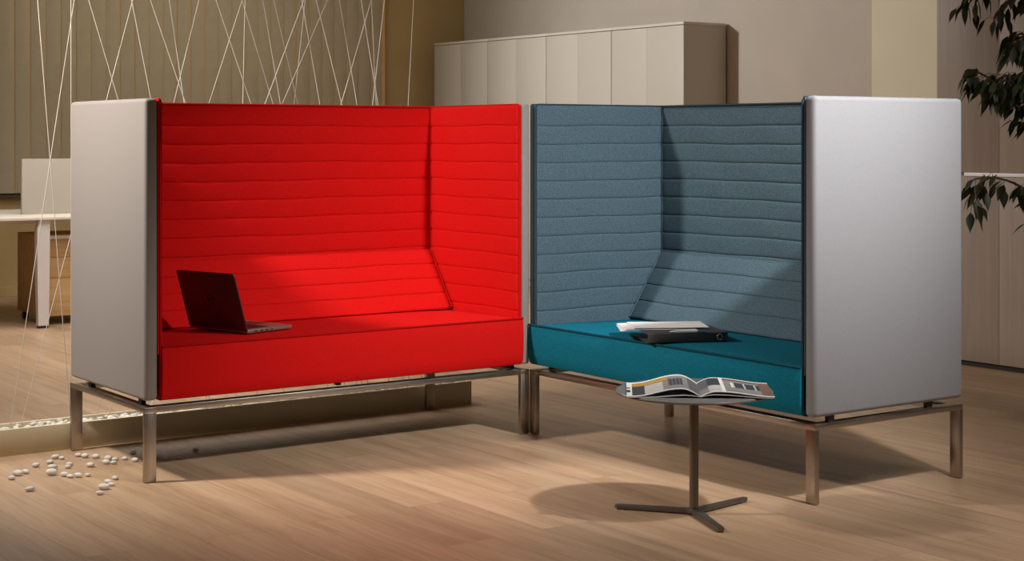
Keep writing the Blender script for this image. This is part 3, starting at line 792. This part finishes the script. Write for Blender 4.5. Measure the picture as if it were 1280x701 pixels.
# (across offsets are relative to the trunk, negative = into the photo)
BR += [
 ([(0, 0, 1.76), (-0.14, -0.03, 1.97), (-0.26, 0.0, 1.97), (-0.36, 0.02, 1.90), (-0.43, 0.04, 1.82)], 24),
 ([(-0.05, 0, 1.75), (-0.10, 0.10, 1.88), (-0.20, 0.12, 1.86), (-0.26, 0.13, 1.78)], 18),
 ([(0, 0, 1.35), (-0.08, -0.04, 1.54), (-0.15, -0.07, 1.66), (-0.21, -0.08, 1.70), (-0.26, -0.10, 1.64)], 30),
 ([(0.02, 0, 1.45), (-0.05, 0.08, 1.62), (-0.13, 0.11, 1.70), (-0.18, 0.12, 1.66)], 24),
 ([(0, 0, 1.12), (-0.10, 0.02, 1.28), (-0.22, 0.05, 1.44), (-0.32, 0.08, 1.53), (-0.40, 0.09, 1.55)], 34),
 ([(-0.10, 0.02, 1.28), (-0.20, -0.05, 1.44), (-0.27, -0.08, 1.50), (-0.33, -0.08, 1.47)], 30),
 ([(-0.05, 0.02, 1.22), (-0.14, 0.10, 1.46), (-0.21, 0.12, 1.53), (-0.27, 0.14, 1.48)], 32),
 ([(-0.02, 0.0, 1.2), (-0.10, -0.10, 1.44), (-0.17, -0.13, 1.52), (-0.23, -0.15, 1.49)], 30),
 ([(0, 0, 0.88), (-0.10, 0.02, 0.99), (-0.20, 0.05, 1.06), (-0.30, 0.07, 1.085), (-0.375, 0.08, 1.07)], 17),
 ([(-0.30, 0.07, 1.085), (-0.34, 0.06, 1.06), (-0.375, 0.05, 1.0), (-0.37, 0.05, 0.95)], 9),
 ([(-0.08, 0.0, 0.96), (-0.12, -0.02, 1.03), (-0.15, -0.04, 1.07)], 6),
 ([(0, 0, 0.80), (-0.07, 0.0, 0.87), (-0.14, 0.0, 0.88), (-0.17, 0.0, 0.85)], 4),
 ([(0.02, 0, 1.42), (-0.03, -0.06, 1.58), (-0.10, -0.09, 1.63), (-0.15, -0.10, 1.57)], 24),
 ([(0, 0, 1.2), (-0.04, 0.04, 1.36), (-0.11, 0.05, 1.42), (-0.15, 0.06, 1.36)], 22),
 ([(0, 0, 1.5), (0.2, 0.1, 1.8), (0.4, 0.15, 1.8), (0.5, 0.2, 1.65)], 34),
 ([(0, 0, 1.3), (0.15, -0.1, 1.5), (0.33, -0.15, 1.55), (0.42, -0.2, 1.4)], 30),
 ([(0, 0, 1.1), (0.15, 0.1, 1.3), (0.3, 0.2, 1.3), (0.36, 0.22, 1.15)], 24),
 ([(0, 0, 1.9), (0.1, 0.1, 2.2), (0.2, 0.15, 2.35), (0.3, 0.18, 2.3)], 26),
 ([(0, 0, 2.0), (-0.1, 0.0, 2.2), (-0.22, 0.02, 2.25), (-0.32, 0.03, 2.15)], 24),
 ([(0, 0, 2.1), (0.02, -0.1, 2.3), (0.0, -0.2, 2.35), (-0.05, -0.25, 2.25)], 20),
]
rnd = random.Random(21)
bmB = bmesh.new(); bmL = bmesh.new()
def bez(pts, t):
    n_ = len(pts)-1; f = t*n_; i = min(int(f), n_-1); q = f-i
    P = [pts[max(0, i-1)], pts[i], pts[i+1], pts[min(n_, i+2)]]
    return 0.5*((2*P[1]) + (P[2]-P[0])*q + (2*P[0]-5*P[1]+4*P[2]-P[3])*q*q + (3*P[1]-P[0]-3*P[2]+P[3])*q**3)
def add_leaf(base, direction, L_, Wd, roll):
    d = direction.normalized()
    side = d.cross(Vector((0, 0, 1)))
    if side.length < 0.05: side = Vector((1, 0, 0))
    side.normalize(); side = Matrix.Rotation(roll, 3, d) @ side
    up = side.cross(d).normalized()
    prof = [(0, 0.0), (0.14, 0.55), (0.34, 1.0), (0.55, 0.86), (0.75, 0.45), (0.88, 0.14), (1.0, 0.0)]
    mid = []; lf = []; rt = []
    for s, w_ in prof:
        c = base + d*(L_*s) - Vector((0, 0, 1))*(0.16*L_*s*s) + up*(-0.02*L_*0)
        mid.append(bmL.verts.new(c))
        if w_ > 0:
            lf.append(bmL.verts.new(c + side*(Wd*w_*0.5) + up*(Wd*w_*0.12))); rt.append(bmL.verts.new(c - side*(Wd*w_*0.5) + up*(Wd*w_*0.12)))
        else: lf.append(None); rt.append(None)
    for i in range(len(prof)-1):
        for sd, flip in ((lf, 0), (rt, 1)):
            vs = [mid[i], mid[i+1]] + [v for v in (sd[i+1], sd[i]) if v is not None]
            if len(vs) >= 3:
                bmL.faces.new(vs if not flip else vs[::-1])
for pts, nl in BR:
    P = [fp(*p) for p in pts]
    N_ = 14
    line = [bez(P, i/N_) for i in range(N_+1)]
    add_tube(bmB, line, [0.0075*(1-0.75*i/N_)+0.001 for i in range(N_+1)], n=6)
    nl = int(nl*1.5)
    for i in range(nl):
        t_ = 0.28+0.72*(i+rnd.random())/nl
        c = bez(P, min(1, t_)); tn = (bez(P, min(1, t_+0.03))-bez(P, max(0, t_-0.03)))
        if tn.length < 1e-6: tn = Vector((0, 0, -1))
        tn.normalize()
        az = rnd.uniform(0, 6.28)
        off = Vector((math.cos(az), math.sin(az), 0))*rnd.uniform(0.012, 0.05)
        tw = c + off + Vector((0, 0, rnd.uniform(-0.05, 0.02)))
        add_tube(bmB, [c, (c+tw)/2+Vector((0, 0, 0.008)), tw], 0.0010, n=4)
        dr = (tn*0.45 + off.normalized()*0.45 + Vector((0, 0, -rnd.uniform(0.5, 1.3))))
        add_leaf(tw, dr, rnd.uniform(0.062, 0.092), rnd.uniform(0.028, 0.042), rnd.uniform(-0.9, 0.9))
obj('branches', bmB, M['bark'], fg)
obj('foliage', bmL, M['leaf'], fg, angle=80)

# ------------------------------------------------------------------ light
def spot(name, loc, target, power, col, size, blend, rad):
    l = bpy.data.lights.new(name, 'SPOT'); l.energy = power; l.color = col; l.spot_size = R(size); l.spot_blend = blend; l.shadow_soft_size = rad
    o = bpy.data.objects.new(name, l); COL.objects.link(o); o.location = loc
    o.rotation_euler = (Vector(target)-Vector(loc)).to_track_quat('-Z', 'Y').to_euler()
    return o
def area(name, loc, target, power, col, sx, sy):
    l = bpy.data.lights.new(name, 'AREA'); l.energy = power; l.color = col; l.shape = 'RECTANGLE'; l.size = sx; l.size_y = sy
    o = bpy.data.objects.new(name, l); COL.objects.link(o); o.location = loc
    o.rotation_euler = (Vector(target)-Vector(loc)).to_track_quat('-Z', 'Y').to_euler()
    return o
spot('key_lamp_right', (0.09, -3.23, 2.82), (0.10, -0.40, 0.62), 600, (1.0, 0.98, 0.96), 60, 1.0, 0.08)
spot('key_lamp_left', (-3.23, 0.62, 2.82), (-0.55, 0.2, 0.3), 570, (1.0, 0.92, 0.83), 76, 1.0, 0.14)
area('front_fill', (-4.6, -3.4, 2.9), (-0.4, 0.2, 0.5), 15, (1.0, 0.95, 0.9), 1.6, 1.6)  # unseen fill light, added for the general level on floor and seats
sb_ = area('floor_fill', (0.2, -3.5, 2.95), (0.2, -3.4, 0.0), 34, (1.0, 0.93, 0.87), 1.8, 1.4)  # added overhead fill, lifts the front floor and weakens the sofa shadow there
sb_.data.spread = R(130)
area('blind_fill', (1.2, 5.3, 2.9), (1.2, 7.2, 1.6), 26, (1.0, 0.93, 0.82), 3.0, 0.4)  # added light to brighten the blinds, stands for no real fitting
gl = area('ceiling_glow', (-0.5, 3.6, 2.95), (-0.5, 3.6, 0), 72, (1.0, 0.95, 0.90), 2.4, 2.4)
gl.data.spread = R(140)
spot('wall_wash', (0.2, 4.6, 2.75), (4.4, 3.0, 1.7), 420, (1.0, 0.98, 0.96), 110, 0.8, 0.08)

wld = bpy.data.worlds.new('dim_room_air'); scene.world = wld; wld.use_nodes = True
wld.node_tree.nodes['Background'].inputs['Color'].default_value = (0.05, 0.045, 0.04, 1)
wld.node_tree.nodes['Background'].inputs['Strength'].default_value = 0.3

# ------------------------------------------------------------------ camera
cam = bpy.data.cameras.new('camera'); co = bpy.data.objects.new('camera', cam); COL.objects.link(co)
co.location = (-4.021, -5.601, 1.2532)
co.rotation_euler = (R(90), 0, -0.6236)
cam.sensor_fit = 'HORIZONTAL'; cam.sensor_width = 36.0; cam.lens = 57.03
cam.shift_x = -0.01863; cam.shift_y = -0.13866
cam.clip_start = 0.05
scene.camera = co
scene.view_settings.view_transform = 'Standard'
scene.view_settings.look = 'None'
scene.view_settings.exposure = 0.0
